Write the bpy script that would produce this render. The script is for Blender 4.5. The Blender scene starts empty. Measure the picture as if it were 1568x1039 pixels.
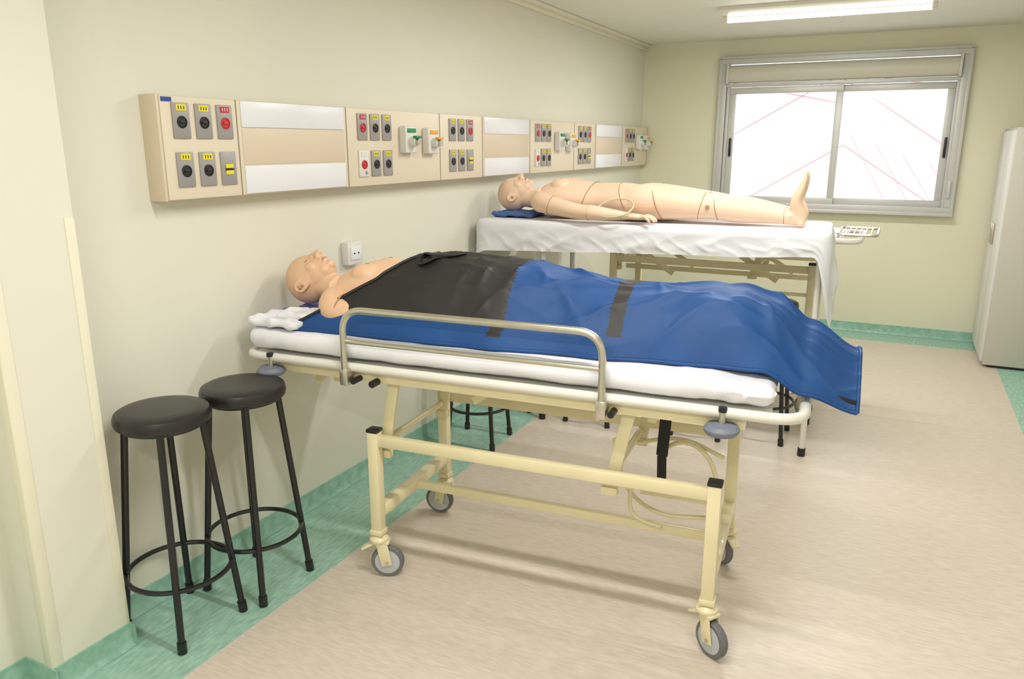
import bpy, bmesh, math
from math import sin, cos, pi, radians, sqrt
from mathutils import Vector, Matrix, Euler, noise

# ------------------------------------------------------------------ materials
def lin(c):
    c = c/255.0
    return c/12.92 if c <= 0.04045 else ((c+0.055)/1.055)**2.4
def rgb(t): return (lin(t[0]), lin(t[1]), lin(t[2]), 1.0)

def mat(name, col, rough=0.5, metal=0.0, var=0.04, vscale=4.0, stretch=(1,1,1), bump=0.0, bscale=60.0,
        col2=None, detail=2.0, emis=0.0, coat=0.0, sheen=0.0, sss=0.0):
    m = bpy.data.materials.new(name); m.use_nodes = True
    nt = m.node_tree; N = nt.nodes; L = nt.links
    p = N.get('Principled BSDF')
    tc = N.new('ShaderNodeTexCoord'); mp = N.new('ShaderNodeMapping')
    mp.inputs['Scale'].default_value = stretch
    L.new(tc.outputs['Object'], mp.inputs['Vector'])
    ns = N.new('ShaderNodeTexNoise'); ns.inputs['Scale'].default_value = vscale; ns.inputs['Detail'].default_value = detail
    L.new(mp.outputs['Vector'], ns.inputs['Vector'])
    cr = N.new('ShaderNodeValToRGB')
    c = rgb(col)
    if col2 is None:
        a = tuple(max(0, x*(1-var)) for x in c[:3])+(1,); b = tuple(min(1, x*(1+var)) for x in c[:3])+(1,)
    else:
        a = c; b = rgb(col2)
    cr.color_ramp.elements[0].position = 0.35; cr.color_ramp.elements[0].color = a
    cr.color_ramp.elements[1].position = 0.65; cr.color_ramp.elements[1].color = b
    L.new(ns.outputs['Fac'], cr.inputs['Fac'])
    L.new(cr.outputs['Color'], p.inputs['Base Color'])
    p.inputs['Roughness'].default_value = rough; p.inputs['Metallic'].default_value = metal
    if coat: p.inputs['Coat Weight'].default_value = coat
    if sheen: p.inputs['Sheen Weight'].default_value = sheen
    if emis:
        L.new(cr.outputs['Color'], p.inputs['Emission Color']); p.inputs['Emission Strength'].default_value = emis
    if bump:
        n2 = N.new('ShaderNodeTexNoise'); n2.inputs['Scale'].default_value = bscale; n2.inputs['Detail'].default_value = 3
        L.new(mp.outputs['Vector'], n2.inputs['Vector'])
        bp = N.new('ShaderNodeBump'); bp.inputs['Strength'].default_value = bump; bp.inputs['Distance'].default_value = 0.01
        L.new(n2.outputs['Fac'], bp.inputs['Height']); L.new(bp.outputs['Normal'], p.inputs['Normal'])
    return m

M_wall = mat('wall_paint', (225,223,208), 0.5, var=0.01, vscale=1.5)
M_wallb = mat('wall_paint_back', (230,227,202), 0.5, var=0.01, vscale=1.5)
M_ceil = mat('ceiling_paint', (230,229,218), 0.7, var=0.01)
M_trim = mat('trim_cream', (230,226,204), 0.45, var=0.01)
M_floor = mat('vinyl_floor_beige', (205,192,176), 0.34, col2=(217,206,191), vscale=9, stretch=(1.8,11,1), detail=7)
M_green = mat('vinyl_floor_green', (140,182,163), 0.40, col2=(168,204,187), vscale=14, stretch=(5,1.4,1), detail=6)
M_base = mat('baseboard_green', (132,176,156), 0.4, col2=(158,197,180), vscale=25, detail=5)
M_cream = mat('gurney_cream_paint', (232,221,182), 0.35, var=0.03, vscale=8, coat=0.2)
M_creamw = mat('gurney_white_paint', (224,221,212), 0.3, var=0.02, coat=0.2)
M_alu = mat('brushed_aluminium', (205,200,188), 0.28, metal=0.9, var=0.03, vscale=30)
M_alw = mat('window_aluminium', (202,202,199), 0.4, metal=0.15, var=0.02)
M_blk = mat('black_paint', (20,20,22), 0.32, var=0.05, coat=0.2)
M_vinyl = mat('black_vinyl', (36,33,33), 0.35, var=0.1, bump=0.05, bscale=160)
M_rub = mat('grey_rubber', (112,112,114), 0.6, var=0.04)
M_hub = mat('wheel_hub_grey', (186,190,196), 0.4, var=0.02)
M_bump = mat('bumper_blue_grey', (120,126,140), 0.5, var=0.04)
M_sheet = mat('white_sheet', (232,232,238), 0.8, var=0.015, vscale=3, bump=0.12, bscale=14)
M_sheet2 = mat('white_sheet_drape', (224,225,230), 0.8, var=0.015, vscale=3, bump=0.12, bscale=10)
M_blue = mat('blue_nylon', (8,68,130), 0.6, var=0.08, vscale=5, bump=0.16, bscale=16)
M_bagblk = mat('black_nylon', (36,33,33), 0.55, var=0.12, bump=0.14, bscale=16)
M_strap = mat('black_webbing', (26,25,27), 0.7, var=0.15)
M_skin = mat('mannequin_skin', (226,186,152), 0.45, var=0.03, vscale=5)
M_skin2 = mat('mannequin_skin_light', (234,202,174), 0.45, var=0.03, vscale=5)
M_seam = mat('joint_seam', (176,134,104), 0.6)
M_dark = mat('lid_line_nostril_shade', (96,70,56), 0.6)  # dark tone for the eyelid lines and painted nostril shade
M_lip = mat('lip_tint', (196,130,108), 0.5)
M_bluecl = mat('blue_cloth', (78,108,168), 0.85, var=0.1, bump=0.1, bscale=30)
M_purp = mat('lilac_cloth', (98,104,170), 0.85, var=0.1, bump=0.1, bscale=30)
M_panel = mat('panel_beige', (218,203,180), 0.42, var=0.01)
M_panel2 = mat('panel_beige_light', (226,214,192), 0.4, var=0.01)
M_pwhite = mat('panel_white_diffuser', (232,233,238), 0.3, var=0.01)
M_plate = mat('socket_plate_grey', (160,156,156), 0.4, metal=0.2, var=0.02)
M_platew = mat('socket_plate_white', (224,221,216), 0.4, var=0.01)
M_yel = mat('label_yellow', (232,218,40), 0.5, var=0.01)
M_red = mat('socket_red', (196,40,44), 0.4, var=0.02)
M_sblk = mat('socket_black', (28,26,28), 0.4, var=0.02)
M_grn = mat('label_green', (40,140,90), 0.5, var=0.01)
M_org = mat('label_orange', (226,170,60), 0.5, var=0.01)
M_sblue = mat('sticker_blue', (40,70,150), 0.5, var=0.01)
M_seamd = mat('seam_dark', (150,140,120), 0.6, var=0.01)
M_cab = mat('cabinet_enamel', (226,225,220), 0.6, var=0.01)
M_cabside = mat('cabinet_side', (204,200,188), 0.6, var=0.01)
M_blind = mat('roller_blind_box', (208,205,190), 0.4, var=0.01)
M_tube = mat('fluorescent_tube', (255,252,244), 0.4, var=0.0, emis=9.0)
M_pink = mat('canopy_pink', (240,186,200), 0.7, var=0.01)
M_fix = mat('fixture_enamel', (226,223,212), 0.35, var=0.01)
M_loop = mat('clear_tubing', (196,205,160), 0.3, var=0.02)

M_glass = bpy.data.materials.new('window_glass'); M_glass.use_nodes = True
nt = M_glass.node_tree; nt.nodes.clear()
o = nt.nodes.new('ShaderNodeOutputMaterial'); mx = nt.nodes.new('ShaderNodeMixShader')
tr = nt.nodes.new('ShaderNodeBsdfTransparent'); gl = nt.nodes.new('ShaderNodeBsdfGlossy'); gl.inputs['Roughness'].default_value = 0.1
mx.inputs[0].default_value = 0.06
nt.links.new(tr.outputs[0], mx.inputs[1]); nt.links.new(gl.outputs[0], mx.inputs[2]); nt.links.new(mx.outputs[0], o.inputs[0])

# ------------------------------------------------------------------ builder
def catmull(pts, sub):
    out = []; n = len(pts)
    for i in range(n-1):
        p0 = pts[max(i-1,0)]; p1 = pts[i]; p2 = pts[i+1]; p3 = pts[min(i+2,n-1)]
        for k in range(sub):
            t = k/sub
            out.append(tuple(0.5*((2*b)+(-a+c)*t+(2*a-5*b+4*c-d)*t*t+(-a+3*b-3*c+d)*t**3) for a,b,c,d in zip(p0,p1,p2,p3)))
    out.append(tuple(pts[-1])); return out

def fillet(pts, r, seg=6, closed=False):
    P = [Vector(p) for p in pts]; out = []; n = len(P)
    for i in range(n):
        if not closed and (i == 0 or i == n-1):
            out.append(P[i]); continue
        a = P[(i-1) % n]; b = P[i]; c = P[(i+1) % n]
        d1 = (a-b); d2 = (c-b); rr = min(r, d1.length*0.49, d2.length*0.49)
        s = b+d1.normalized()*rr; e = b+d2.normalized()*rr
        for k in range(seg+1):
            t = k/seg
            out.append(s*(1-t)**2 + b*2*t*(1-t) + e*t*t)
    return out

class B:
    def __init__(s): s.v=[]; s.f=[]; s.m=[]; s.mats=[]
    def mi(s, m):
        if m not in s.mats: s.mats.append(m)
        return s.mats.index(m)
    def add(s, vs, fs, m):
        o = len(s.v); k = s.mi(m)
        s.v.extend([tuple(v) for v in vs])
        for f in fs: s.f.append(tuple(i+o for i in f)); s.m.append(k)
    def bm(s, bm, m, M=None):
        bm.verts.ensure_lookup_table(); bm.verts.index_update()
        vs = [(M @ v.co) if M else v.co.copy() for v in bm.verts]
        s.add(vs, [[v.index for v in f.verts] for f in bm.faces], m); bm.free()
    def box(s, c, d, m, bev=0.0, rot=(0,0,0), seg=2):
        bm = bmesh.new(); bmesh.ops.create_cube(bm, size=1.0)
        for v in bm.verts: v.co = Vector((v.co.x*d[0], v.co.y*d[1], v.co.z*d[2]))
        if bev > 0:
            bmesh.ops.bevel(bm, geom=list(bm.edges), offset=min(bev, min(d)*0.45), segments=seg, affect='EDGES', profile=0.5)
        s.bm(bm, m, Matrix.Translation(c) @ Euler(rot).to_matrix().to_4x4())
    def beam(s, p1, p2, w, h, m, bev=0.004, up=(0,0,1)):
        p1 = Vector(p1); p2 = Vector(p2); t = (p2-p1); L = t.length; t.normalize()
        u = Vector(up)
        if abs(t.dot(u)) > 0.97: u = Vector((1,0,0))
        sd = t.cross(u).normalized(); n = sd.cross(t).normalized()
        R = Matrix((t, sd, n)).transposed().to_4x4()
        bm = bmesh.new(); bmesh.ops.create_cube(bm, size=1.0)
        for v in bm.verts: v.co = Vector((v.co.x*L, v.co.y*w, v.co.z*h))
        if bev: bmesh.ops.bevel(bm, geom=list(bm.edges), offset=bev, segments=2, affect='EDGES', profile=0.5)
        s.bm(bm, m, Matrix.Translation((p1+p2)/2) @ R)
    def tube(s, pts, r, m, n=12, closed=False, up=None, cap='flat'):
        P = [Vector(p[:3]) for p in pts]; K = len(P)
        if isinstance(r, (int, float)): R = [(r, r)]*K
        else: R = [(x, x) if isinstance(x, (int, float)) else tuple(x) for x in r]
        T = []
        for i in range(K):
            a = P[(i-1) % K] if (closed or i > 0) else P[i]
            b = P[(i+1) % K] if (closed or i < K-1) else P[i]
            t = (b-a)
            T.append(t.normalized() if t.length > 1e-9 else Vector((0,0,1)))
        if cap == 'round' and not closed:
            def ext(p, t, rr, sgn):
                rm = min(rr)
                return [(p+t*sgn*rm*sin(a), t, (rr[0]*cos(a), rr[1]*cos(a))) for a in (0.45, 0.9, 1.25, 1.5)]
            e1 = ext(P[-1], T[-1], R[-1], 1); e0 = ext(P[0], T[0], R[0], -1)[::-1]
            P = [x[0] for x in e0]+P+[x[0] for x in e1]; T = [x[1] for x in e0]+T+[x[1] for x in e1]
            R = [x[2] for x in e0]+R+[x[2] for x in e1]; K = len(P)
        rings = []; prev = None
        for i in range(K):
            t = T[i]
            if up is not None:
                u = Vector(up); sd = t.cross(u)
                if sd.length < 1e-4: sd = prev if prev else t.orthogonal()
                sd = sd.normalized()
            else:
                if prev is None:
                    sd = t.cross(Vector((0,0,1)))
                    if sd.length < 1e-3: sd = t.cross(Vector((0,1,0)))
                    sd.normalize()
                else:
                    sd = (prev - t*prev.dot(t))
                    sd = sd.normalized() if sd.length > 1e-6 else t.orthogonal().normalized()
            prev = sd; nn = sd.cross(t).normalized()
            rings.append([P[i]+sd*R[i][0]*cos(2*pi*k/n)+nn*R[i][1]*sin(2*pi*k/n) for k in range(n)])
        vs = [v for rg in rings for v in rg]; fs = []
        for i in range(K if closed else K-1):
            j = (i+1) % K
            for k in range(n):
                l = (k+1) % n
                fs.append((i*n+k, j*n+k, j*n+l, i*n+l))
        if not closed:
            fs.append(tuple(range(n))); fs.append(tuple((K-1)*n+k for k in range(n-1, -1, -1)))
        s.add(vs, fs, m)
    def cyl(s, p1, p2, r, m, r2=None, n=20):
        s.tube([p1, p2], [r, r if r2 is None else r2], m, n=n)
    def ell(s, c, r, m, rot=(0,0,0), nu=20, nv=12):
        bm = bmesh.new(); bmesh.ops.create_uvsphere(bm, u_segments=nu, v_segments=nv, radius=1.0)
        S = Matrix.Diagonal((r[0], r[1], r[2], 1))
        s.bm(bm, m, Matrix.Translation(c) @ Euler(rot).to_matrix().to_4x4() @ S)
    def torus(s, c, R, r, m, n=40, nr=8, M=None):
        pts = [Vector((R*cos(2*pi*k/n), R*sin(2*pi*k/n), 0)) for k in range(n)]
        if M: pts = [M @ p for p in pts]
        s.tube([Vector(c)+p for p in pts], r, m, n=nr, closed=True)
    def lathe(s, prof, c, m, n=36, M=None):
        vs = []; fs = []; c = Vector(c); K = len(prof)
        for (r, z) in prof:
            for k in range(n):
                p = Vector((r*cos(2*pi*k/n), r*sin(2*pi*k/n), z))
                if M: p = M @ p
                vs.append(c+p)
        for i in range(K-1):
            for k in range(n):
                l = (k+1) % n
                fs.append((i*n+k, i*n+l, (i+1)*n+l, (i+1)*n+k))
        fs.append(tuple(range(n-1, -1, -1))); fs.append(tuple((K-1)*n+k for k in range(n)))
        s.add(vs, fs, m)
    def rbox(s, c, d, r, m, res=0.03, amp=0.0, fr=6.0, seed=0.0, fn=None):
        bm = bmesh.new(); h = [x/2 for x in d]; verts = {}
        cnt = [max(2, int(x/res)) for x in d]
        def V(p):
            k = (round(p[0],5), round(p[1],5), round(p[2],5))
            if k not in verts:
                q = Vector(p); inn = Vector([max(-(h[i]-r), min(h[i]-r, q[i])) for i in range(3)])
                dd = q-inn
                if dd.length > 1e-7:
                    nrm = dd.normalized(); q2 = inn+nrm*r
                else: nrm = Vector((0,0,1)); q2 = q
                if amp:
                    wv = Vector((q2.x*fr+seed, q2.y*fr, q2.z*fr*2))
                    q2 = q2+nrm*amp*(noise.noise(wv)+0.5*noise.noise(wv*2.7))
                if fn: q2 = fn(q2, nrm)
                verts[k] = bm.verts.new(q2)
            return verts[k]
        for ax in range(3):
            a, b = [(1,2),(0,2),(0,1)][ax]
            for sg in (-1, 1):
                for i in range(cnt[a]):
                    for j in range(cnt[b]):
                        q = []
                        for (ii, jj) in ((0,0),(1,0),(1,1),(0,1)):
                            p = [0,0,0]; p[ax] = sg*h[ax]
                            p[a] = -h[a]+d[a]*(i+ii)/cnt[a]; p[b] = -h[b]+d[b]*(j+jj)/cnt[b]
                            q.append(V(p))
                        try: bm.faces.new(q)
                        except Exception: pass
        bmesh.ops.recalc_face_normals(bm, faces=list(bm.faces))
        s.bm(bm, m, Matrix.Translation(c))
    def build(s, name, loc=(0,0,0), rotz=0.0, ang=38, parent=None, recalc=True):
        me = bpy.data.meshes.new(name); me.from_pydata(s.v, [], s.f)
        for m in s.mats: me.materials.append(m)
        me.polygons.foreach_set('material_index', s.m)
        me.polygons.foreach_set('use_smooth', [True]*len(s.f))
        me.update()
        if recalc:
            bm = bmesh.new(); bm.from_mesh(me); bmesh.ops.recalc_face_normals(bm, faces=list(bm.faces)); bm.to_mesh(me); bm.free()
        try: me.set_sharp_from_angle(angle=radians(ang))
        except Exception: pass
        ob = bpy.data.objects.new(name, me); bpy.context.scene.collection.objects.link(ob)
        ob.location = loc; ob.rotation_euler = (0,0,rotz)
        if parent: ob.parent = parent
        return ob

def interp(x, xs, ys):
    if x <= xs[0]: return ys[0]
    if x >= xs[-1]: return ys[-1]
    for i in range(len(xs)-1):
        if x <= xs[i+1]:
            t = (x-xs[i])/(xs[i+1]-xs[i]); t = t*t*(3-2*t)
            return ys[i]+(ys[i+1]-ys[i])*t

# ------------------------------------------------------------------ room
CAMH = 1.6; YB = 7.296; XR = 3.454; ZC = 2.49; YN = -1.2
def boxobj(name, x0,x1,y0,y1,z0,z1, m, bev=0.0):
    b = B(); b.box(((x0+x1)/2,(y0+y1)/2,(z0+z1)/2), (x1-x0,y1-y0,z1-z0), m, bev); return b.build(name)

b = B()
gx0, gx1, gy1 = 0.42, 3.03, 6.98
def quad(x0,x1,y0,y1,m): b.add([(x0,y0,0),(x1,y0,0),(x1,y1,0),(x0,y1,0)], [(0,1,2,3)], m)
quad(gx0,gx1,YN,gy1,M_floor); quad(0,gx0,YN,YB,M_green); quad(gx1,XR,YN,YB,M_green); quad(gx0,gx1,gy1,YB,M_green)
b.box((XR/2,(YN+YB)/2,-0.06),(XR+0.4,YB-YN+0.4,0.1),M_floor)
b.build('floor', recalc=False)
boxobj('ceiling', -0.2, XR+0.2, YN-0.2, YB+0.2, ZC, ZC+0.15, M_ceil)
boxobj('wall_left', -0.2, 0, YN-0.2, YB+0.2, 0, ZC, M_wall)
boxobj('wall_right', XR, XR+0.2, YN-0.2, YB+0.2, 0, ZC, M_wall)
boxobj('wall_front', 0, XR, YN-0.2, YN, 0, ZC, M_wall)
WX0, WX1, WZ0, WZ1 = 0.72, 2.63, 1.053, 2.336
b = B()
def bx(x0,x1,z0,z1): b.box(((x0+x1)/2,YB+0.1,(z0+z1)/2),(x1-x0,0.2,z1-z0),M_wallb)
bx(0,WX0,0,ZC); bx(WX1,XR,0,ZC); bx(WX0,WX1,0,WZ0); bx(WX0,WX1,WZ1,ZC)
b.build('wall_back')
PX = 0.13; PY0, PY1 = 1.17, 1.43
boxobj('pillar', 0, PX, PY0, PY1, 0, ZC, M_wall)
b = B()
b.box((PX+0.001, PY1-0.014, 0.74),(0.004,0.030,1.32),M_trim,0.0015)
b.box((PX+0.001, PY0+0.016, 0.74),(0.004,0.034,1.32),M_trim,0.0015)
b.box((PX-0.016, PY0-0.001, 0.74),(0.036,0.004,1.32),M_trim,0.0015)
b.build('trim_1')
def base(name, segs):
    b = B()
    for (x0,y0,x1,y1,nx,ny) in segs:
        prof = [(0.0,0.0),(0.022,0.0),(0.014,0.008),(0.008,0.02),(0.005,0.078),(0.0,0.08)]
        vs = []; fs = []
        for (px,py) in ((x0,y0),(x1,y1)):
            for (d,z) in prof: vs.append((px+nx*d, py+ny*d, z+0.001))
        K = len(prof)
        for i in range(K): j = (i+1)%K; fs.append((i,j,K+j,K+i))
        fs.append(tuple(range(K))); fs.append(tuple(range(2*K-1,K-1,-1)))
        b.add(vs,fs,M_base)
    b.build(name, ang=60)
base('baseboard_left', [(0,PY1,0,YB,1,0),(0,YN,0,PY0,1,0),(PX,PY0,PX,PY1,1,0),(0,PY0,PX+0.02,PY0,0,-1),(0,PY1,PX+0.02,PY1,0,1)])
base('baseboard_back', [(0,YB,2.93,YB,0,-1)])
base('baseboard_right', [(XR,YN,XR,YB,-1,0)])
b = B()
b.box((0.03,(YN+YB)/2,ZC-0.012),(0.06,YB-YN,0.022),M_trim,0.004)
b.box((0.012,(YN+YB)/2,ZC-0.035),(0.024,YB-YN,0.03),M_trim,0.006)
b.build('trim_2')

# window
b = B()
y = YB-0.01
def fr(x0,x1,z0,z1,yc,d,m=M_alw,bev=0.004): b.box(((x0+x1)/2,yc,(z0+z1)/2),(x1-x0,d,z1-z0),m,bev)
t = 0.05
fr(WX0,WX1,WZ1-t,WZ1,y,0.10); fr(WX0,WX1,WZ0,WZ0+t,y,0.10); fr(WX0,WX0+t,WZ0+t,WZ1-t,y,0.10); fr(WX1-t,WX1,WZ0+t,WZ1-t,y,0.10)
fr(WX0-0.02,WX1+0.02,WZ1-0.012,WZ1+0.015,YB-0.035,0.05); fr(WX0-0.02,WX1+0.02,WZ0-0.02,WZ0+0.008,YB-0.045,0.08)
fr(WX0-0.02,WX0+0.01,WZ0,WZ1,YB-0.035,0.05); fr(WX1-0.01,WX1+0.02,WZ0,WZ1,YB-0.035,0.05)
bz = (2.285+2.12)/2
prof = []
for k in range(20):
    a = 2*pi*k/20; prof.append((YB-0.03+0.055*cos(a), bz+0.075*sin(a)))
vs = [(xx, p[0], p[1]) for xx in (WX0+t, WX1-t) for p in prof]
fs = [(k,(k+1)%20,20+(k+1)%20,20+k) for k in range(20)]+[tuple(range(20)),tuple(range(39,19,-1))]
b.add(vs,fs,M_blind)
fr(WX0+t,WX1-t,2.095,2.125,y,0.08)
fr(WX0+t+0.0,WX0+t+0.02,2.12,2.29,YB-0.05,0.10); fr(WX1-t-0.02,WX1-t,2.12,2.29,YB-0.05,0.10)
def sash(x0,x1,z0,z1,yc,s=0.055):
    fr(x0,x1,z1-s,z1,yc,0.035); fr(x0,x1,z0,z0+s,yc,0.035); fr(x0,x0+s,z0+s,z1-s,yc,0.035); fr(x1-s,x1,z0+s,z1-s,yc,0.035)
    b.box(((x0+x1)/2,yc,(z0+z1)/2),(x1-x0-2*s,0.005,z1-z0-2*s),M_glass)
sash(0.80,1.735,1.10,2.09,YB-0.01); sash(1.68,2.56,1.10,2.09,YB+0.03)
fr(0.775,0.80,1.10,2.1,y,0.06); fr(2.56,2.585,1.10,2.1,y,0.06)
fr(0.822,0.842,1.50,1.66,YB-0.036,0.02,M_sblk); fr(2.525,2.545,1.50,1.66,YB+0.005,0.03,M_sblk)
fr(2.59,2.61,1.18,1.32,YB-0.068,0.02,M_alw)
b.build('window_1')
b = B()
yo = YB+1.1
for (x0,z0,x1,z1) in [(-0.6,1.0,1.6,2.25),(1.6,2.25,3.6,0.9),(1.55,2.3,3.7,1.9),(0.4,0.8,1.7,1.6),(1.7,1.6,3.2,0.6),(0.2,2.3,1.6,2.0)]:
    b.beam((x0,yo,z0),(x1,yo,z1),0.010,0.014,M_pink)
for k in range(7):
    b.beam((1.75+k*0.24,yo+0.05,1.70-k*0.09),(2.25+k*0.24,yo+0.05,0.85-k*0.05),0.008,0.008,M_pink)
b.build('exterior_canopy_frame')

# fluorescent fixtures
def fixture(loc, power):
    b = B()
    prof = [(-0.11,0.0),(-0.11,-0.02),(-0.05,-0.045),(0.05,-0.045),(0.11,-0.02),(0.11,0.0)]
    vs = [(xx,p[0],p[1]) for xx in (-0.65,0.65) for p in prof]; K=6
    fs = [(k,(k+1)%K,K+(k+1)%K,K+k) for k in range(K)]+[tuple(range(K)),tuple(range(2*K-1,K-1,-1))]
    b.add(vs,fs,M_fix)
    for xx in (-0.625,0.625):
        b.box((xx,0,-0.065),(0.03,0.06,0.05),M_fix,0.006)
    b.cyl((-0.61,0,-0.072),(0.61,0,-0.072),0.016,M_tube,n=14)
    ob = b.build('ceiling_fluorescent_light', loc=loc)
    ld = bpy.data.lights.new('tube_lamp','AREA'); ld.shape='RECTANGLE'; ld.size=1.2; ld.size_y=0.03; ld.energy=power; ld.color=(1.0,0.985,0.96)
    lo = bpy.data.objects.new('tube_lamp',ld); bpy.context.scene.collection.objects.link(lo)
    lo.parent = ob; lo.location=(0,0,-0.090)
    return ob
for yy,pw in ((5.65,29),(3.55,26),(1.55,26),(-0.45,34)):
    fixture((1.69, yy, ZC-0.001), pw)

# ------------------------------------------------------------------ wall panel
b = B()
Z0, Z1, D = 1.42, 1.757, 0.08
b.box((D/2,(1.81+7.26)/2,(Z0+Z1)/2),(D,7.26-1.81,Z1-Z0),M_panel2,0.006)
b.box((D/2-0.002,(1.803),(Z0+Z1)/2),(D,0.012,Z1-Z0+0.006),M_panel,0.004)
def inset(y0,y1,z0,z1,m,d=0.004,bev=0.0015): b.box((D+d/2,(y0+y1)/2,(z0+z1)/2),(d,y1-y0,z1-z0),m,bev)
def socket(yc,zc,kind):
    w,h = 0.070,0.115
    inset(yc-w/2,yc+w/2,zc-h/2,zc+h/2, M_platew if kind=='w' else M_plate,0.007,0.003)
    X = D+0.007
    if kind in ('b','r','w'):
        lab = M_yel if kind=='b' else M_red
        b.box((X+0.001,yc,zc+0.042),(0.002,0.040,0.020),lab if kind!='w' else M_platew)
        if kind!='w':
            for k in (-0.011,0,0.011): b.box((X+0.0022,yc+k,zc+0.042),(0.001,0.003,0.011),M_sblk if kind=='b' else M_platew)
        c = M_red if kind in 'rw' else M_sblk
        R = Matrix.Rotation(pi/2,3,'Y')
        b.lathe([(0.020,0.0),(0.020,0.003),(0.017,0.004),(0.016,0.0015)],(X,yc,zc-0.004),c,n=20,M=R)
        b.box((X+0.003,yc,zc-0.004),(0.003,0.022,0.008),c,0.001)
        if kind=='w': b.cyl((X,yc+0.012,zc-0.04),(X+0.004,yc+0.012,zc-0.04),0.007,M_plate,n=12)
    else:
        b.box((X+0.002,yc,zc+0.008),(0.004,0.034,0.014),M_yel,0.001); b.box((X+0.002,yc,zc-0.014),(0.004,0.034,0.014),M_yel,0.001)
        b.box((X+0.0025,yc,zc-0.003),(0.005,0.036,0.005),M_sblk)
def gas(yc,zc,m):
    b.box((D+0.02,yc,zc),(0.04,0.10,0.125),M_platew,0.008)
    b.cyl((D+0.04,yc,zc-0.01),(D+0.07,yc,zc-0.01),0.026,M_platew,n=18)
    b.cyl((D+0.07,yc,zc-0.01),(D+0.085,yc,zc-0.01),0.016,M_alu,n=14)
    b.box((D+0.041,yc,zc+0.042),(0.003,0.075,0.02),m,0.001)
    b.box((D+0.073,yc+0.0,zc+0.012),(0.02,0.05,0.012),m,0.003)
zr1, zr2 = 1.678, 1.519
for (g1,w0,w1,g2,gs,seam) in [(1.885,2.153,2.736,2.865,3.20,3.52),(3.645,4.0,4.6,4.735,5.07,5.38),(5.495,5.84,6.45,6.59,6.90,7.2)]:
    for k,kd in enumerate('bbr'): socket(g1+k*0.094,zr1,kd)
    for k,kd in enumerate('bbs'): socket(g1+k*0.094,zr2,kd)
    inset(w0,w1,1.663,1.754,M_pwhite,0.005); inset(w0,w1,1.425,1.525,M_pwhite,0.005)
    inset(w0,w1,1.53,1.658,M_panel,0.002)
    for k,kd in enumerate('rbb'): socket(g2+k*0.092,zr1,kd)
    for k,kd in enumerate('wbb'): socket(g2+k*0.092,zr2,kd)
    gas(gs,1.625,M_grn); gas(gs+0.2,1.62,M_org)
    for yy in (w0-0.02, w1+0.02, seam): b.box((D+0.0005,yy,(Z0+Z1)/2),(0.003,0.004,Z1-Z0-0.004),M_seamd)
b.box((D+0.001,1.835,Z1-0.012),(0.003,0.04,0.014),M_sblue)
b.build('medical_wall_panel')

b = B()
b.box((0.02,2.83,1.12),(0.04,0.11,0.105),M_platew,0.006); b.box((0.042,2.83,1.12),(0.006,0.075,0.06),M_pwhite,0.002)
b.cyl((0.042,2.815,1.12),(0.047,2.815,1.12),0.004,M_sblk,n=10); b.cyl((0.042,2.845,1.12),(0.047,2.845,1.12),0.004,M_sblk,n=10)
b.build('wall_socket_box')

# ------------------------------------------------------------------ cabinet
b = B()
cx0,cx1,cy0,cy1,ch = 2.934,3.43,6.47,7.27,1.72
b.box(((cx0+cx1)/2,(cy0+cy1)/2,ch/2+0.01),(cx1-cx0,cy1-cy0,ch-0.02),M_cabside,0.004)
b.box(((cx0+cx1)/2+0.01,(cy0+cy1)/2,0.011),(cx1-cx0-0.05,cy1-cy0-0.04,0.02),M_sblk)
for k in range(2):
    y0 = cy0+0.012+k*0.39
    b.box((cx0-0.008,y0+0.19,ch/2+0.01),(0.018,0.38,ch-0.06),M_cab,0.004)
    b.box((cx0-0.026,y0+(0.33 if k==0 else 0.05),0.95),(0.018,0.016,0.16),M_alu,0.005)
b.build('metal_cabinet')

# ------------------------------------------------------------------ stools
def stool(x, y, rot=0.0, h=0.782):
    b = B(); r = 0.148
    prof = [(0.02,h-0.052),(r-0.012,h-0.052),(r-0.003,h-0.046),(r,h-0.035),(r,h-0.022),(r-0.005,h-0.010),(r-0.018,h-0.003),(r-0.05,h),(0.01,h+0.002)]
    b.lathe(prof,(0,0,0),M_vinyl,n=40)
    b.lathe([(0.02,h-0.062),(0.125,h-0.062),(0.13,h-0.05),(0.02,h-0.05)],(0,0,0),M_blk,n=32)
    zt = h-0.055
    for sx in (-1,1):
        for sy in (-1,1):
            a = Vector((sx*0.082,sy*0.082,zt)); c = Vector((sx*0.132,sy*0.132,0.004))
            b.cyl(a,c,0.0115,M_blk,n=12)
            d = (a-c).normalized(); b.cyl(Vector((c.x,c.y,0.001)),c+d*0.035,0.0155,M_blk,n=12)
    b.torus((0,0,0.21),0.166,0.0085,M_blk,n=48)
    b.box((0.0,0.0,zt-0.012),(0.21,0.02,0.012),M_blk,0.003,rot=(0,0,pi/4)); b.box((0.0,0.0,zt-0.012),(0.21,0.02,0.012),M_blk,0.003,rot=(0,0,-pi/4))
    return b.build('bar_stool', loc=(x,y,0), rotz=rot)
for (x,y,r) in [(0.190,1.60,0.0),(0.228,1.91,0.05),(0.286,3.536,0.1),(0.734,4.16,0.0),(1.68,4.32,0.0),(1.35,4.224,0.05),(0.215,4.20,0.0)]:
    stool(x,y,r)

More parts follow.
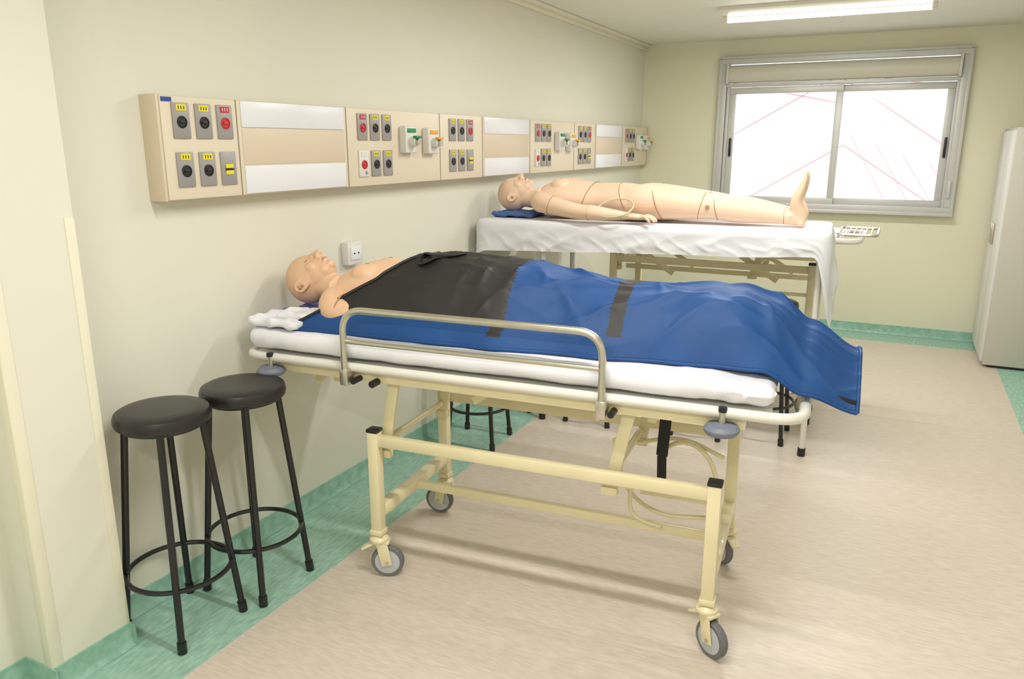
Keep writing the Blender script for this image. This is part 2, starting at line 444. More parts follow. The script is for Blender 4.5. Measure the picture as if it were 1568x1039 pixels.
# ------------------------------------------------------------------ gurney
def caster(b, s, w, ang, zt):
    R = 0.0625
    Mz = Matrix.Rotation(ang,4,'Z'); T = Matrix.Translation((s,w,0))
    off = -0.03
    def P(x,y,z): return (T @ Mz @ Vector((x,y,z)))
    ax = (Mz @ Vector((0,1,0))).to_3d()
    c = P(off,0,R)
    Rm = Mz.to_3x3() @ Matrix.Rotation(pi/2,3,'X')
    b.lathe([(R-0.012,-0.014),(R-0.004,-0.014),(R,-0.008),(R,0.008),(R-0.004,0.014),(R-0.012,0.014)],c,M_rub,n=32,M=Rm)
    b.lathe([(0.006,-0.016),(0.03,-0.0165),(R-0.015,-0.0145),(R-0.013,0.0145),(0.03,0.0165),(0.006,0.016)],c,M_hub,n=28,M=Rm)
    b.cyl(c-ax*0.026,c+ax*0.026,0.007,M_alu,n=10)
    for sg in (-1,1):
        o1 = P(off,sg*0.021,R-0.012); o2 = P(off*0.4,sg*0.021,0.142)
        b.beam(o1,o2,0.004,0.042,M_cream,0.001,up=tuple((Mz@Vector((1,0,0))).to_3d()))
    b.box(P(off*0.3,0,0.143),(0.062,0.048,0.012),M_cream,0.004,rot=(0,0,ang))
    b.lathe([(0.024,0.148),(0.036,0.15),(0.036,0.158),(0.026,0.168),(0.018,0.172)],(s,w,0),M_cream,n=20)
    b.box(P(0.045,0,0.125),(0.05,0.035,0.010),M_cream,0.003,rot=(0,0.5,ang))
    b.cyl((s,w,0.165),(s,w,0.21),0.017,M_cream,n=14)

def gurney(fz, cz, rails=True, extras=True):
    b = B(); W = 0.62; s0, s1 = 0.06, 2.055
    path = fillet([(s0,0,fz),(s1,0,fz),(s1,W,fz),(s0,W,fz)], 0.09, 8, closed=True)
    b.tube(path, 0.017, M_creamw, n=14, closed=True)
    for w in (0.035, W-0.035):
        b.beam((s0+0.12,w,fz-0.035),(s1-0.16,w,fz-0.035),0.028,0.042,M_cream)
    for s in (0.3,0.67,1.05,1.52,1.84):
        b.beam((s,0.02,fz-0.03),(s,W-0.02,fz-0.03),0.028,0.028,M_cream)
    b.box(((s0+s1)/2-0.03,W/2,fz+0.005),(s1-s0-0.12,W-0.05,0.008),M_creamw,0.002)
    for w in (0.14, W-0.14):
        b.beam((0.32,w,fz-0.075),(1.72,w,fz-0.075),0.026,0.036,M_cream)
    for s in (0.40,1.60):
        b.beam((s,0.10,fz-0.085),(s,W-0.10,fz-0.085),0.03,0.03,M_cream)
    A, C = 0.60, 1.82
    for s in (A,C):
        for w in (0.03,W-0.03):
            b.beam((s,w,0.19),(s,w,cz+0.022),0.042,0.042,M_cream,0.004)
            b.box((s,w,cz+0.026),(0.046,0.046,0.014),M_sblk,0.004)
            b.box((s,w,0.185),(0.05,0.05,0.02),M_cream,0.003)
        b.beam((s,0.05,0.265),(s,W-0.05,0.265),0.042,0.042,M_cream)
    for w in (0.03,W-0.03):
        b.beam((A+0.02,w,cz-0.012),(C-0.02,w,cz-0.012),0.03,0.042,M_cream)
    b.beam((A,W/2,0.262),(C,W/2,0.262),0.026,0.034,M_cream)
    for (sa,sb) in ((0.615,0.672),(1.475,1.54)):
        for w in (0.075, W-0.075):
            b.beam((sa,w,cz-0.075),(sb,w,fz-0.03),0.042,0.016,M_cream,0.003,up=(0,1,0))
            b.box((sa,w,cz-0.078),(0.055,0.03,0.03),M_cream,0.004)
            b.cyl((sb,w-0.03,fz-0.045),(sb,w+0.03,fz-0.045),0.012,M_sblk,n=12)
        b.cyl((sa,0.06,cz-0.03),(sa,W-0.06,cz-0.03),0.013,M_cream,n=12)
    for s in (0.28,0.95,1.40):
        b.beam((s,0.14,fz-0.12),(s+0.10,0.14,fz-0.05),0.012,0.03,M_cream,0.002)
        b.beam((s,W-0.14,fz-0.12),(s+0.10,W-0.14,fz-0.05),0.012,0.03,M_cream,0.002)
    angs = [(A,0.03,0.35+pi),(C,0.03,0.9+pi/2),(A,W-0.03,0.1),(C,W-0.03,-0.9)]
    for (s,w,a) in angs: caster(b,s,w,a,0.18)
    if extras:
        b.tube(fillet([(1.40,0.42,cz-0.03),(1.46,0.36,0.36),(1.60,0.32,0.30),(1.80,0.32,0.33)],0.08,8),0.008,M_cream,n=10)
        b.tube(fillet([(1.50,0.28,cz-0.10),(1.50,0.28,0.30),(1.62,0.26,0.29)],0.06,8),0.008,M_cream,n=10)
        arc = [(1.66+0.12*cos(a),0.46,0.37+0.17*sin(a)) for a in [k*pi/14-0.35 for k in range(12)]]
        b.tube(arc,0.009,M_cream,n=10)
        b.tube(fillet([(1.44,0.46,0.50),(1.64,0.50,0.55),(1.80,0.46,0.50)],0.1,8),0.008,M_cream,n=10)
        b.beam((1.50,0.46,0.32),(1.80,0.46,0.32),0.012,0.022,M_cream,0.002)
        b.beam((1.60,0.40,fz-0.06),(1.585,0.40,0.50),0.042,0.004,M_strap,0.001,up=(0,1,0))
        b.beam((1.585,0.40,0.50),(1.59,0.40,0.36),0.034,0.004,M_strap,0.001,up=(0,1,0))
        b.box((1.598,0.40,0.70),(0.05,0.014,0.05),M_sblk,0.004)
    for s in (0.19,1.83):
        for w in (-0.012, W+0.012):
            b.lathe([(0.02,fz-0.066),(0.046,fz-0.062),(0.053,fz-0.052),(0.053,fz-0.045),(0.044,fz-0.034),(0.02,fz-0.03)],(s,w,0),M_bump,n=28)
            b.cyl((s,w,fz-0.032),(s,w,fz+0.006),0.010,M_alu,n=12)
            b.cyl((s,w,fz+0.006),(s,w,fz+0.020),0.013,M_sblk,n=12)
    if rails:
        w = -0.028; zt = fz+0.215
        b.tube(fillet([(0.528,w,fz-0.035),(0.528,w,zt),(1.466,w,zt),(1.466,w,fz-0.035)],0.085,10),0.0125,M_alu,n=14)
        b.tube([(0.528,w,fz+0.10),(1.466,w,fz+0.10)],0.008,M_alu,n=10)
        for s in (0.528,1.466):
            b.box((s,w+0.008,fz-0.03),(0.034,0.044,0.06),M_alu,0.005)
            b.cyl((s+0.03,w,fz-0.045),(s+0.03,w+0.05,fz-0.045),0.011,M_sblk,n=12)
        b.cyl((0.63,-0.02,fz-0.05),(0.63,0.02,fz-0.05),0.013,M_sblk,n=12)
    return b

BED_LOC = (0.024,2.065,0.0); BED_ROT = radians(4.5)
FZ = 0.832
g = gurney(FZ, 0.565)
bed = g.build('hospital_gurney', loc=BED_LOC, rotz=BED_ROT)
MT = 0.93
b = B()
def mfn(q, nrm):
    x = q.x+1.025
    e = interp(x,[0.07,0.35],[1,0])+interp(x,[1.55,1.95],[0,1])
    side = 1-abs(nrm.z)*0.5
    r1 = (1-abs(noise.noise(Vector((x*9,q.y*5,q.z*16)))))**5
    r2 = (1-abs(noise.noise(Vector((x*17+3,q.y*11,q.z*9)))))**4
    d = interp(x,[1.70,1.97],[0,1])*0.02*(1 if nrm.z>0.3 else 0)
    return q+nrm*(e*side*(0.012*r1+0.008*r2-0.007))-Vector((0,0,d))
b.rbox((1.022,0.31,(FZ+0.02+MT)/2+0.001),(1.90,0.615,MT-FZ-0.022),0.036,M_sheet,res=0.016,amp=0.004,fr=7.0,seed=3.1,fn=mfn)
mattress = b.build('gurney_mattress', loc=BED_LOC, rotz=BED_ROT, ang=80)

b = B()
b.rbox((0.18,0.10,MT+0.025),(0.22,0.17,0.030),0.013,M_sheet,res=0.009,amp=0.009,fr=22,seed=1.2)
b.rbox((0.24,0.13,MT+0.047),(0.15,0.12,0.022),0.010,M_sheet,res=0.008,amp=0.010,fr=26,seed=7.2)
b.build('white_towel', loc=BED_LOC, rotz=BED_ROT, ang=80)
b = B()
b.rbox((0.20,0.35,MT+0.020),(0.26,0.28,0.022),0.010,M_purp,res=0.010,amp=0.008,fr=22,seed=4.2)
b.build('lilac_cloth', loc=BED_LOC, rotz=BED_ROT, ang=80)

# ------------------------------------------------------------------ mannequins
def figure(name, skin, armspread=1.0, toe_x=1.765, toe_z=0.25, leg_y=0.095, head_up=0.0, vox=0.0042, arm_dz=0.0, bulk=1.0):
    b = B(); S = skin
    h = head_up
    b.ell((0.100,0,0.108+h),(0.100,0.077,0.098),S,nu=32,nv=20)
    b.ell((0.145,0,0.128+h),(0.078,0.064,0.070),S,nu=28,nv=16)
    b.ell((0.185,0,0.150+h),(0.040,0.048,0.042),S)
    b.ell((0.208,0,0.174+h),(0.017,0.024,0.022),S)
    b.ell((0.088,0,0.178+h),(0.020,0.052,0.024),S)
    for sy in (-1,1):
        b.ell((0.112,sy*0.032,0.180+h),(0.012,0.018,0.013),S)
        b.ell((0.142,sy*0.042,0.165+h),(0.026,0.022,0.022),S)
        b.ell((0.154,sy*0.013,0.206+h),(0.010,0.010,0.011),S)
        b.tube(catmull([(0.108,sy*0.076,0.118+h),(0.098,sy*0.087,0.100+h),(0.106,sy*0.091,0.080+h),(0.128,sy*0.087,0.076+h),(0.146,sy*0.081,0.092+h),(0.152,sy*0.075,0.108+h)],4),0.006,S,n=8,cap='round')
        b.ell((0.125,sy*0.077,0.098+h),(0.020,0.007,0.016),S)
    nz = catmull([(0.100,0,0.196+h,0.009),(0.125,0,0.208+h,0.0105),(0.152,0,0.222+h,0.013)],4)
    b.tube([p[:3] for p in nz],[p[3] for p in nz],S,n=10,cap='round')
    b.ell((0.172,0,0.197+h),(0.007,0.024,0.010),S); b.ell((0.189,0,0.194+h),(0.008,0.021,0.010),S)
    nk = catmull([(0.150,0,0.095+h,0.056,0.055),(0.20,0,0.092+h*0.8,0.054,0.054),(0.25,0,0.093+h*0.4,0.058,0.056),(0.31,0,0.10,0.080,0.062)],5)
    b.tube([p[:3] for p in nk],[(p[3],p[4]) for p in nk],S,n=28,up=(0,0,1))
    tor = catmull([(0.275,0,0.100,0.075,0.058),(0.300,0,0.100,0.125,0.072),(0.335,0,0.103,0.168,0.088),(0.39,0,0.110,0.178,0.104),(0.45,0,0.116,0.174,0.112),
        (0.54,0,0.110,0.160,0.104),(0.63,0,0.103,0.148,0.099),(0.71,0,0.103,0.155,0.100),(0.80,0,0.102,0.172,0.102),(0.87,0,0.098,0.170,0.096),(0.92,0,0.092,0.148,0.084)],5)
    b.tube([p[:3] for p in tor],[(p[3],p[4]) for p in tor],S,n=40,up=(0,0,1),cap='round')
    for sy in (-1,1):
        b.ell((0.43,sy*0.082,0.185),(0.062,0.066,0.042),S)
        b.tube(catmull([(0.285,sy*0.02,0.150),(0.30,sy*0.09,0.163),(0.315,sy*0.16,0.150)],5),0.012,S,n=8,cap='round')
        ly = leg_y; K = bulk
        lg = catmull([(0.83,sy*0.088,0.098,0.082,0.088),(0.92,sy*0.093,0.098*K,0.090,0.090*K),(1.05,sy*ly,0.096*K,0.079*K,0.082*K),(1.18,sy*ly,0.090*K,0.065*K,0.071*K),(1.27,sy*ly,0.087*K,0.057*K,0.063*K),
             (1.34,sy*ly,0.080*K,0.054*K,0.058*K),(1.43,sy*ly,0.072*K,0.057*K,0.060*K),(1.55,sy*ly,0.062*K,0.045*K,0.048*K),(1.66,sy*ly,0.054,0.035,0.039),(1.715,sy*ly,0.050,0.033,0.040)],5)
        b.tube([p[:3] for p in lg],[(p[3],p[4]) for p in lg],S,n=28,up=(0,0,1),cap='round')
        b.ell((1.27,sy*ly,0.124*K),(0.042,0.034,0.028),S)
        b.ell((1.69,sy*(ly+0.03),0.06),(0.015,0.01,0.015),S); b.ell((1.685,sy*(ly-0.03),0.065),(0.015,0.01,0.015),S)
        yo = sy*(ly+0.02)
        ft = catmull([(1.735,sy*ly,0.026,0.028,0.026),(1.725,sy*ly,0.060,0.033,0.042),(toe_x-0.035,yo,0.12*toe_z/0.25,0.036,0.030),(toe_x-0.015,yo,0.175*toe_z/0.25,0.044,0.021),(toe_x-0.003,yo,toe_z-0.04,0.044,0.015)],5)
        b.tube([p[:3] for p in ft],[(p[3],p[4]) for p in ft],S,n=24,up=(1,0,0),cap='round')
        for k in range(5):
            off = (-0.034+k*0.017)*sy; rr = (0.012 if k==0 else 0.0085-0.0004*k); ll = (0.042,0.044,0.040,0.034,0.027)[k]
            b.tube([(toe_x-0.003,yo+off,toe_z-0.045),(toe_x+0.002,yo+off*1.02,toe_z-0.045+ll*0.6),(toe_x-0.004,yo+off*1.03,toe_z-0.045+ll)],rr,S,n=10,cap='round')
        a = armspread; dz = arm_dz
        ar = catmull([(0.335,sy*0.165,0.100+dz*0.3,0.052,0.056),(0.350,sy*0.198,0.096+dz,0.053,0.057),(0.42,sy*(0.205+0.02*a),0.085+dz,0.049,0.052),(0.53,sy*(0.205+0.048*a),0.066+dz*0.7,0.043,0.045),
              (0.615,sy*(0.205+0.062*a),0.056+dz*0.4,0.040,0.041),(0.68,sy*(0.205+0.064*a),0.054,0.042,0.040),(0.78,sy*(0.203+0.058*a),0.047,0.034,0.031),(0.86,sy*(0.200+0.050*a),0.042,0.028,0.021)],5)
        b.tube([p[:3] for p in ar],[(p[3],p[4]) for p in ar],S,n=24,up=(0,0,1),cap='round')
        wy = 0.200+0.050*a
        pm = catmull([(0.85,sy*wy,0.042,0.026,0.020),(0.885,sy*(wy-0.002),0.040,0.035,0.018),(0.925,sy*(wy-0.004),0.038,0.041,0.017),(0.950,sy*(wy-0.005),0.036,0.040,0.014)],4)
        b.tube([p[:3] for p in pm],[(p[3],p[4]) for p in pm],S,n=22,up=(0,0,1),cap='round')
        for k,(oy,ln) in enumerate([(-0.031,0.070),(-0.0105,0.079),(0.0105,0.073),(0.031,0.056)]):
            y0 = sy*(wy-0.005+oy); yf = sy*(wy-0.005+oy*1.55)
            pts = catmull([(0.942,y0,0.036,0.0105),(0.942+ln*0.45,(y0+yf)/2,0.042,0.0097),(0.942+ln*0.78,yf,0.032,0.009),(0.942+ln,yf,0.018,0.008)],4)
            b.tube([p[:3] for p in pts],[p[3] for p in pts],S,n=10,cap='round')
        pts = catmull([(0.880,sy*(wy-0.026),0.040,0.012),(0.905,sy*(wy-0.052),0.036,0.0115),(0.935,sy*(wy-0.066),0.028,0.010),(0.958,sy*(wy-0.070),0.020,0.0085)],4)
        b.tube([p[:3] for p in pts],[p[3] for p in pts],S,n=10,cap='round')
    ob = b.build(name, ang=180)
    md = ob.modifiers.new('fuse','REMESH'); md.mode='VOXEL'; md.voxel_size=vox; md.use_smooth_shade=True
    ms = ob.modifiers.new('soften','SMOOTH'); ms.factor=0.5; ms.iterations=4
    return ob

def ring(b, c, ra, rb, r, m, n=48, tilt=0.0):
    pts = [Vector((c[0]+tilt*sin(2*pi*k/n)*rb, c[1]+ra*cos(2*pi*k/n), c[2]+rb*sin(2*pi*k/n))) for k in range(n)]
    b.tube(pts, r, m, n=6, closed=True)

def mannequin(loc, rotz, skin, torso=True, **kw):
    e = bpy.data.objects.new('medical_mannequin', None); bpy.context.scene.collection.objects.link(e)
    e.location = loc; e.rotation_euler = (0,0,rotz); e.empty_display_size = 0.2
    o = figure('body', skin, **kw); o.parent = e
    b = B(); h = kw.get('head_up',0.0); K = kw.get('bulk',1.0); dz = kw.get('arm_dz',0.0)
    ly = kw.get('leg_y',0.095); a = kw.get('armspread',1.0)
    for sy in (-1,1):
        if torso:
            ring(b,(0.42,sy*(0.205+0.02*a),0.085+dz),0.0485,0.0515,0.0024,M_seam,tilt=0.3)
            ring(b,(1.00,sy*(ly+0.001),0.0965*K),0.0825*K,0.0845*K,0.0024,M_seam,tilt=-0.35)
            ring(b,(1.235,sy*ly,0.088*K),0.0590*K,0.0655*K,0.0024,M_seam,tilt=0.25)
            ring(b,(1.31,sy*ly,0.083*K),0.0552*K,0.0595*K,0.0022,M_seam,tilt=-0.2)
            ring(b,(0.84,sy*(0.200+0.052*a),0.043),0.0290,0.0230,0.0020,M_seam)
            ring(b,(1.655,sy*ly,0.0545),0.0345,0.0385,0.0020,M_seam)
            ring(b,(0.655,sy*(0.205+0.063*a),0.0545),0.0412,0.0405,0.0020,M_seam)
            b.cyl((1.272,sy*(ly+0.056*K),0.085*K),(1.272,sy*(ly+0.0605*K),0.085*K),0.012,M_seam,n=16)
        b.cyl((0.435,sy*0.085,0.222),(0.435,sy*0.085,0.2275),0.008,M_seam,n=14)
        b.tube(catmull([(0.118,sy*0.018,0.190+h),(0.122,sy*0.032,0.1925+h),(0.118,sy*0.046,0.186+h)],4),0.0013,M_dark,n=6)
        b.ell((0.1575,sy*0.0075,0.2165+h),(0.0030,0.0035,0.003),M_dark,nu=10,nv=6)  # dark ellipsoids stand in for the shade of the nostrils
        b.ell((0.127,sy*0.0835,0.097+h),(0.008,0.0025,0.007),M_seam,nu=10,nv=6)  # no joint: seam tone painted in as shade of the ear hollow
    b.ell((0.1805,0,0.2005+h),(0.0030,0.019,0.0050),M_lip,nu=14,nv=8)
    if torso:
        ring(b,(0.585,0,0.1065),0.1545,0.1020,0.0024,M_seam,tilt=0.35)
        ring(b,(0.815,0,0.1015),0.1735,0.1020,0.0024,M_seam,tilt=-0.45)
    else:
        for sy in (-1,1):
            ring(b,(0.380,sy*0.190,0.092+dz*0.9),0.0540,0.0585,0.0028,M_seam,tilt=0.25)
    b.build('joint_seams', parent=e)
    return e

def bedP(s,w,z):
    c, sn = cos(BED_ROT), sin(BED_ROT)
    return (BED_LOC[0]+s*c-w*sn, BED_LOC[1]+s*sn+w*c, z)
mannequin(bedP(0.035,0.325,MT+0.010), BED_ROT, M_skin, torso=False, armspread=-0.75, toe_x=1.775, toe_z=0.155, leg_y=0.066, head_up=0.022, arm_dz=-0.03, bulk=0.95)

# ------------------------------------------------------------------ blue body bag cover
b = B()
NS, NQ = 220, 140; SE = 2.20
hs_x = [0.2,0.4,0.6,0.8,1.1,1.3,1.47,1.62,1.76,1.83,1.95,2.05,2.2]
hs_y = [0.20,0.240,0.250,0.272,0.260,0.226,0.203,0.202,0.222,0.220,0.182,0.148,0.105]
def edge_near(s): return interp(s,[0,1.92,2.05,2.2],[0.938,0.938,0.872,0.828])
def edge_far(s): return interp(s,[0,1.92,2.05,2.2],[0.938,0.938,0.915,0.90])
def Wn(s): return interp(s,[0.2,0.9,1.4,1.85,2.2],[0.268,0.275,0.240,0.205,0.165])
def Wf(s): return interp(s,[0.2,1.2,1.8,2.2],[0.268,0.27,0.24,0.22])
def pexp(s,q):
    if q>0: return interp(s,[0.2,1.2,1.75,1.95,2.2],[3.4,2.6,3.8,3.0,2.0])
    return interp(s,[0.2,0.55,0.9,1.2,1.75,1.95,2.2],[2.2,2.1,2.2,2.0,3.0,2.1,1.4])
FOLDS = [(1.82,0.22,2.21,0.19,0.012,0.030),(1.80,0.32,2.21,0.38,0.016,0.030),(1.80,0.20,1.48,0.08,0.012,0.020),(1.74,0.24,1.22,0.12,0.012,0.022),
         (1.78,0.15,2.18,0.15,0.009,0.016),(1.66,0.32,1.12,0.20,0.013,0.018),(1.13,0.36,1.03,0.10,0.014,0.022),(1.02,0.38,0.95,0.12,0.012,0.020),
         (0.93,0.34,0.88,0.14,0.012,0.014),(1.16,0.24,1.46,0.09,0.011,0.017),(0.74,0.30,0.55,0.12,0.012,0.004),(1.50,0.40,1.80,0.34,0.014,0.016),(1.20,0.38,1.46,0.28,0.014,0.018),
         (1.86,0.28,2.02,0.16,0.011,0.020),(1.90,0.36,2.12,0.27,0.012,0.020),(1.95,0.14,2.2,0.20,0.010,0.016),(1.40,0.17,1.78,0.27,0.012,0.015),(1.10,0.16,0.9,0.07,0.010,0.014),(1.30,0.13,1.55,0.10,0.008,0.011),
         (1.55,0.36,1.62,0.14,0.010,0.012),(1.84,0.40,2.15,0.46,0.014,0.016),(1.12,0.30,1.24,0.18,0.010,0.012),(0.86,0.24,1.02,0.10,0.010,0.012)]
def foldz(s,w):
    z = 0
    for (a,c,d,e,wd,h) in FOLDS:
        vx,vy = d-a,e-c; L2 = vx*vx+vy*vy
        t = max(0,min(1,((s-a)*vx+(w-c)*vy)/L2)); px,py = a+vx*t,c+vy*t
        bend = 0.018*sin(t*5+a*9)
        ds = sqrt((s-px)**2+(w+bend-py)**2)/wd
        if ds < 5: z += h*math.exp(-ds*1.1)*(0.25+0.75*sin(pi*min(1,max(0,t*0.92+0.06))))
    return z
def bag(s,q):
    w = 0.32+q*(Wn(s) if q<0 else Wf(s))
    t = (q+1)/2; zb = edge_near(s)*(1-t)+edge_far(s)*t
    k = 1-abs(q)**pexp(s,q)
    z = zb+interp(s,hs_x,hs_y)*k
    amp = (1-abs(q)**6)
    rd = (1-abs(noise.noise(Vector((s*2.0+q*1.1,q*2.6,1.7)))))**5
    z += amp*(0.010*rd+0.003*noise.noise(Vector((s*11,q*7,4.0)))-0.008)*interp(s,[0.5,0.8],[0.3,1])
    z += amp*foldz(s,w)*interp(s,[0.5,0.8],[0.2,1])
    w += (0.014*noise.noise(Vector((s*6,q*1.0,2.0))))*(abs(q)**2)
    return w, z
def isblk(s,q): return (s<1.08 and q>-0.84) or (1.035<s<1.085 and q>-0.93) or (1.435<s<1.485 and q>-0.86)
rows = []
for i in range(NS+1):
    row = []
    for j in range(NQ+1):
        q = -1+2*j/NQ
        if q < 0:
            aq = -q; xs = [0,0.15,0.55,0.82,1.0]; ys = [0.68,0.655,0.55,0.385,0.23]
            for n_ in range(4):
                if aq <= xs[n_+1]+1e-9:
                    s0 = ys[n_]+(ys[n_+1]-ys[n_])*(aq-xs[n_])/(xs[n_+1]-xs[n_]); break
        else: s0 = 0.68+0.05*q
        s = s0+(SE-s0)*(i/NS)
        w,z = bag(s,q)
        if s<1.08 and q>-0.84: z += 0.004
        row.append((s,w,z,q))
    rows.append(row)
vs = [(p[0],p[1],p[2]) for r in rows for p in r]
nW = NQ+1
fb=[]; fk=[]
for i in range(NS):
    for j in range(NQ):
        a = rows[i][j]; c = rows[i+1][j+1]
        f = (i*nW+j,(i+1)*nW+j,(i+1)*nW+j+1,i*nW+j+1)
        (fk if isblk((a[0]+c[0])/2,(a[3]+c[3])/2) else fb).append(f)
kb = b.mi(M_blue); kk = b.mi(M_bagblk)
b.v.extend(vs)
for f in fb: b.f.append(f); b.m.append(kb)
for f in fk: b.f.append(f); b.m.append(kk)
o = len(vs)
i0 = int(NS*0.80)
for i in range(i0,NS+1):
    for j in (0,NQ//4,NQ//2,3*NQ//4,NQ):
        p = rows[i][j]; q = p[3]; t=(q+1)/2; zb = edge_near(p[0])*(1-t)+edge_far(p[0])*t
        b.v.append((p[0],p[1],zb+0.001 if abs(q)<1 else p[2]))
for i in range(NS-i0):
    for j in range(4):
        b.f.append((o+i*5+j,o+i*5+j+1,o+(i+1)*5+j+1,o+(i+1)*5+j)); b.m.append(kb)
edge = [(r[0],r[1],r[2]+0.003) for r in rows[0]]
b.tube(edge,0.006,M_bagblk,n=8)
b.tube([(r[0],r[1],r[2]) for r in rows[-1]],0.006,M_blue,n=8)
b.tube([(rows[i][0][0],rows[i][0][1],rows[i][0][2]) for i in range(0,NS+1,2)],0.007,M_blue,n=8)
def bagp(s,q,dz): w,z = bag(s,q); return (s,w,z+dz)
b.tube(catmull([bagp(0.69,0.05,0.006),bagp(0.70,-0.12,0.018),bagp(0.75,-0.22,0.014),bagp(0.81,-0.16,0.012),bagp(0.84,0.02,0.008)],6),[(0.014,0.003)]*25,M_strap,n=10,up=(0,0,1))
b.tube(catmull([bagp(0.70,-0.02,0.008),bagp(0.68,-0.2,0.012),bagp(0.71,-0.34,0.010),bagp(0.76,-0.28,0.012),bagp(0.80,-0.1,0.010)],6),[(0.012,0.003)]*25,M_strap,n=10,up=(0,0,1))
b.beam((2.195,0.17,0.845),(2.13,0.17,0.858),0.004,0.03,M_strap,0.001)
ob = b.build('body_bag', loc=BED_LOC, rotz=BED_ROT, ang=70, recalc=False)

# ------------------------------------------------------------------ second table, draped
TL, TW, TZ = 1.90, 0.62, 1.183
T_LOC = (0.065,3.93,0.0); T_ROT = radians(3.5)
b = B()
for w in (0.05,TW-0.05):
    b.tube(fillet([(0.40,w,0.02),(0.40,w,TZ-0.035),(1.870,w,TZ-0.035),(1.870,w,0.02)],0.07,8),0.016,M_creamw,n=14)
    for s in (0.40,1.870): b.cyl((s,w,0.001),(s,w,0.045),0.020,M_sblk,n=14)
for s in (0.40,1.870): b.tube([(s,0.05,0.30),(s,TW-0.05,0.30)],0.011,M_creamw,n=10)
for s in (0.5,1.12,1.75): b.tube([(s,0.05,TZ-0.04),(s,TW-0.05,TZ-0.04)],0.012,M_creamw,n=10)
b.box((TL/2,TW/2,TZ-0.012),(TL-0.04,TW-0.03,0.018),M_creamw,0.004)
b.build('examination_table', loc=T_LOC, rotz=T_ROT)
b = B()
per = fillet([(0,0,0),(TL,0,0),(TL,TW,0),(0,TW,0)],0.06,8,closed=True)
dense = []
for i in range(len(per)):
    a = per[i]; c = per[(i+1)%len(per)]; L = (c-a).length; n = max(1,int(L/0.010))
    for k in range(n): dense.append(a.lerp(c,k/n))
Np = len(dense); cen = Vector((TL/2,TW/2,0)); arc = 0
ringsv = []; nrm = []; arcs=[]
for i in range(Np):
    tt = (dense[(i+1)%Np]-dense[i-1]); nn = Vector((tt.y,-tt.x,0)).normalized(); nrm.append(nn)
    arcs.append(arc); arc += (dense[(i+1)%Np]-dense[i]).length
def rr(k,dz,off=0):
    out=[]
    for i in range(Np):
        p = cen+(dense[i]-cen)*k+nrm[i]*off
        out.append((p.x,p.y,TZ+0.004+dz+0.002*noise.noise(Vector((p.x*7,p.y*7,0)))))
    return out
for k in (0.02,0.25,0.5,0.7,0.85,0.95): ringsv.append(rr(k,0))
ringsv.append(rr(1.0,-0.002)); ringsv.append(rr(1.0,-0.010,0.010)); ringsv.append(rr(1.0,-0.028,0.015))
ND = 16
for j in range(1,ND+1):
    t = j/ND; out=[]
    for i in range(Np):
        p = dense[i]; n_ = nrm[i]; s_ = arcs[i]
        nx = max(n_.x,0)**1.5; nl = max(-n_.x,0)
        base_d = 0.178-0.052*(p.x/TL)
        drop = base_d*(1-nx)+nx*(0.47-0.15*p.y/TW)
        drop = drop*(1-nl)+nl*0.22
        drop += 0.008*noise.noise(Vector((s_*3,0,5)))+ nx*0.03*sin(s_*30)
        rdg = (1-abs(noise.noise(Vector((s_*4+t*1.2,t*0.8,1)))))**5
        rdg2 = (1-abs(noise.noise(Vector((s_*9-t*1.5,t*1.5,7)))))**6
        fold = (0.010+0.016*nx)*rdg+(0.005+0.008*nx)*rdg2+0.008*sin(s_*34+3*noise.noise(Vector((s_*3,0,2))))*(nx+nl)-0.003
        fold *= min(1,t*1.8)
        if nl>0.3: fold = min(fold,0.008)
        q = p+n_*(0.016+fold+0.02*t*nx)
        out.append((q.x+0.008*t*noise.noise(Vector((s_*12,t*2,0))),q.y,TZ-0.024-(drop-0.028)*t))
    ringsv.append(out)
vs = [v for r in ringsv for v in r]; fs=[]
for i in range(len(ringsv)-1):
    for k in range(Np):
        l=(k+1)%Np; fs.append((i*Np+k,i*Np+l,(i+1)*Np+l,(i+1)*Np+k))
fs.append(tuple(range(Np-1,-1,-1)))
b.add(vs,fs,M_sheet2)
ob = b.build('white_sheet', loc=T_LOC, rotz=T_ROT, ang=80)

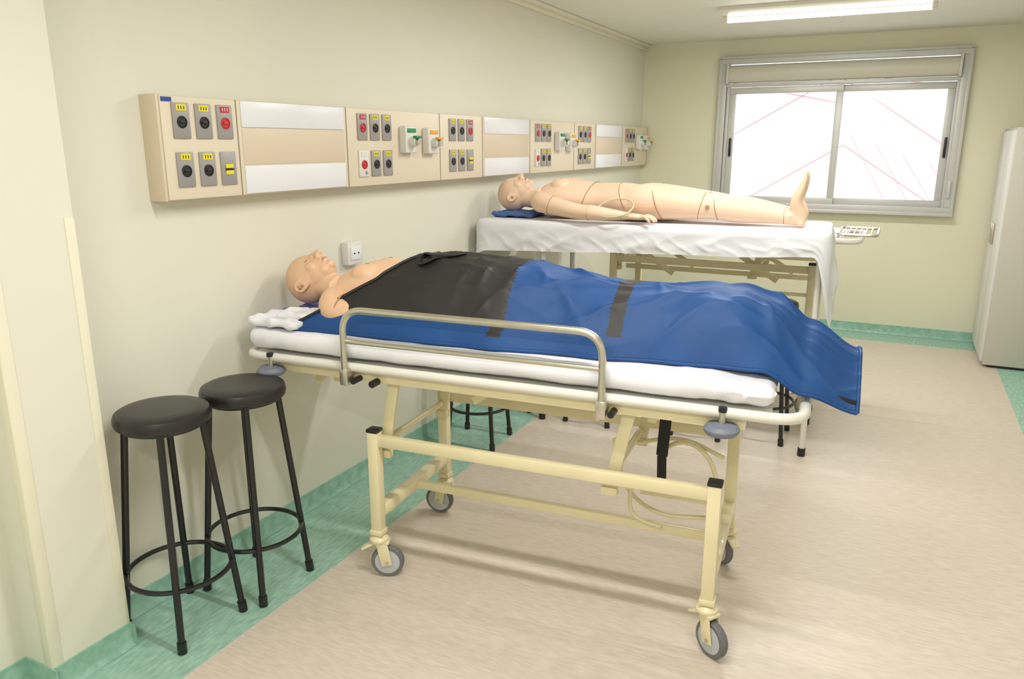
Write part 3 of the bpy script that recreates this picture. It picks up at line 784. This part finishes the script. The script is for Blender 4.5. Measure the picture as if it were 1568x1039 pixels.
def tP(s,w,z):
    c, sn = cos(T_ROT), sin(T_ROT)
    return (T_LOC[0]+s*c-w*sn, T_LOC[1]+s*sn+w*c, z)
m2 = mannequin(tP(0.02,0.27,TZ+0.006), T_ROT, M_skin2, armspread=1.0, toe_x=1.745, toe_z=0.275, leg_y=0.095, head_up=0.015, bulk=1.08)
b = B()
b.rbox((0.17,0.26,TZ+0.023),(0.26,0.30,0.022),0.010,M_bluecl,res=0.012,amp=0.010,fr=20,seed=9.2)
b.build('blue_cloth', loc=T_LOC, rotz=T_ROT, ang=80)
b = B()
b.tube([Vector((0.82+0.10*cos(a),0.015+0.055*sin(a),TZ+0.088+0.045*sin(a)+0.01*cos(a))) for a in [2*pi*k/40 for k in range(40)]],0.004,M_loop,n=8,closed=True)
b.build('tubing_loop', loc=T_LOC, rotz=T_ROT)

# second gurney, raised, behind the table
g = gurney(1.07,0.90,rails=False,extras=False)
for (a,c) in ((0.66,0.98),(1.30,1.62)):
    g.beam((a,0.10,1.0),(c,0.10,0.80),0.016,0.035,M_cream,0.003)
    g.beam((a+0.05,0.45,1.0),(c+0.05,0.45,0.80),0.016,0.03,M_cream,0.003)
g.beam((0.60,0.30,0.80),(1.82,0.30,0.80),0.025,0.03,M_cream); g.beam((0.60,0.03,0.74),(1.82,0.03,0.74),0.02,0.02,M_cream)
for k in range(6):
    g.beam((1.955+k*0.03,0.10,1.10),(1.955+k*0.03,0.50,1.10),0.008,0.008,M_alu,0.001)
g.tube(fillet([(1.93,0.08,1.10),(2.14,0.08,1.10),(2.14,0.52,1.10),(1.93,0.52,1.10)],0.04,6,closed=True),0.009,M_alu,n=10,closed=True)
g.build('hospital_gurney', loc=(0.02,4.74,0), rotz=0)

# ------------------------------------------------------------------ world, camera
w = bpy.data.worlds.new('world'); bpy.context.scene.world = w; w.use_nodes = True
w.node_tree.nodes['Background'].inputs[0].default_value = (1.0,0.985,0.99,1); w.node_tree.nodes['Background'].inputs[1].default_value = 1.7
cam = bpy.data.cameras.new('camera'); co = bpy.data.objects.new('camera',cam); bpy.context.scene.collection.objects.link(co)
cam.sensor_width = 36; cam.lens = 27.0; cam.clip_start = 0.02
co.location = (2.246,0,1.6); co.rotation_euler = (radians(75.8),0,radians(26.4))
bpy.context.scene.camera = co
bpy.context.scene.view_settings.view_transform = 'Standard'
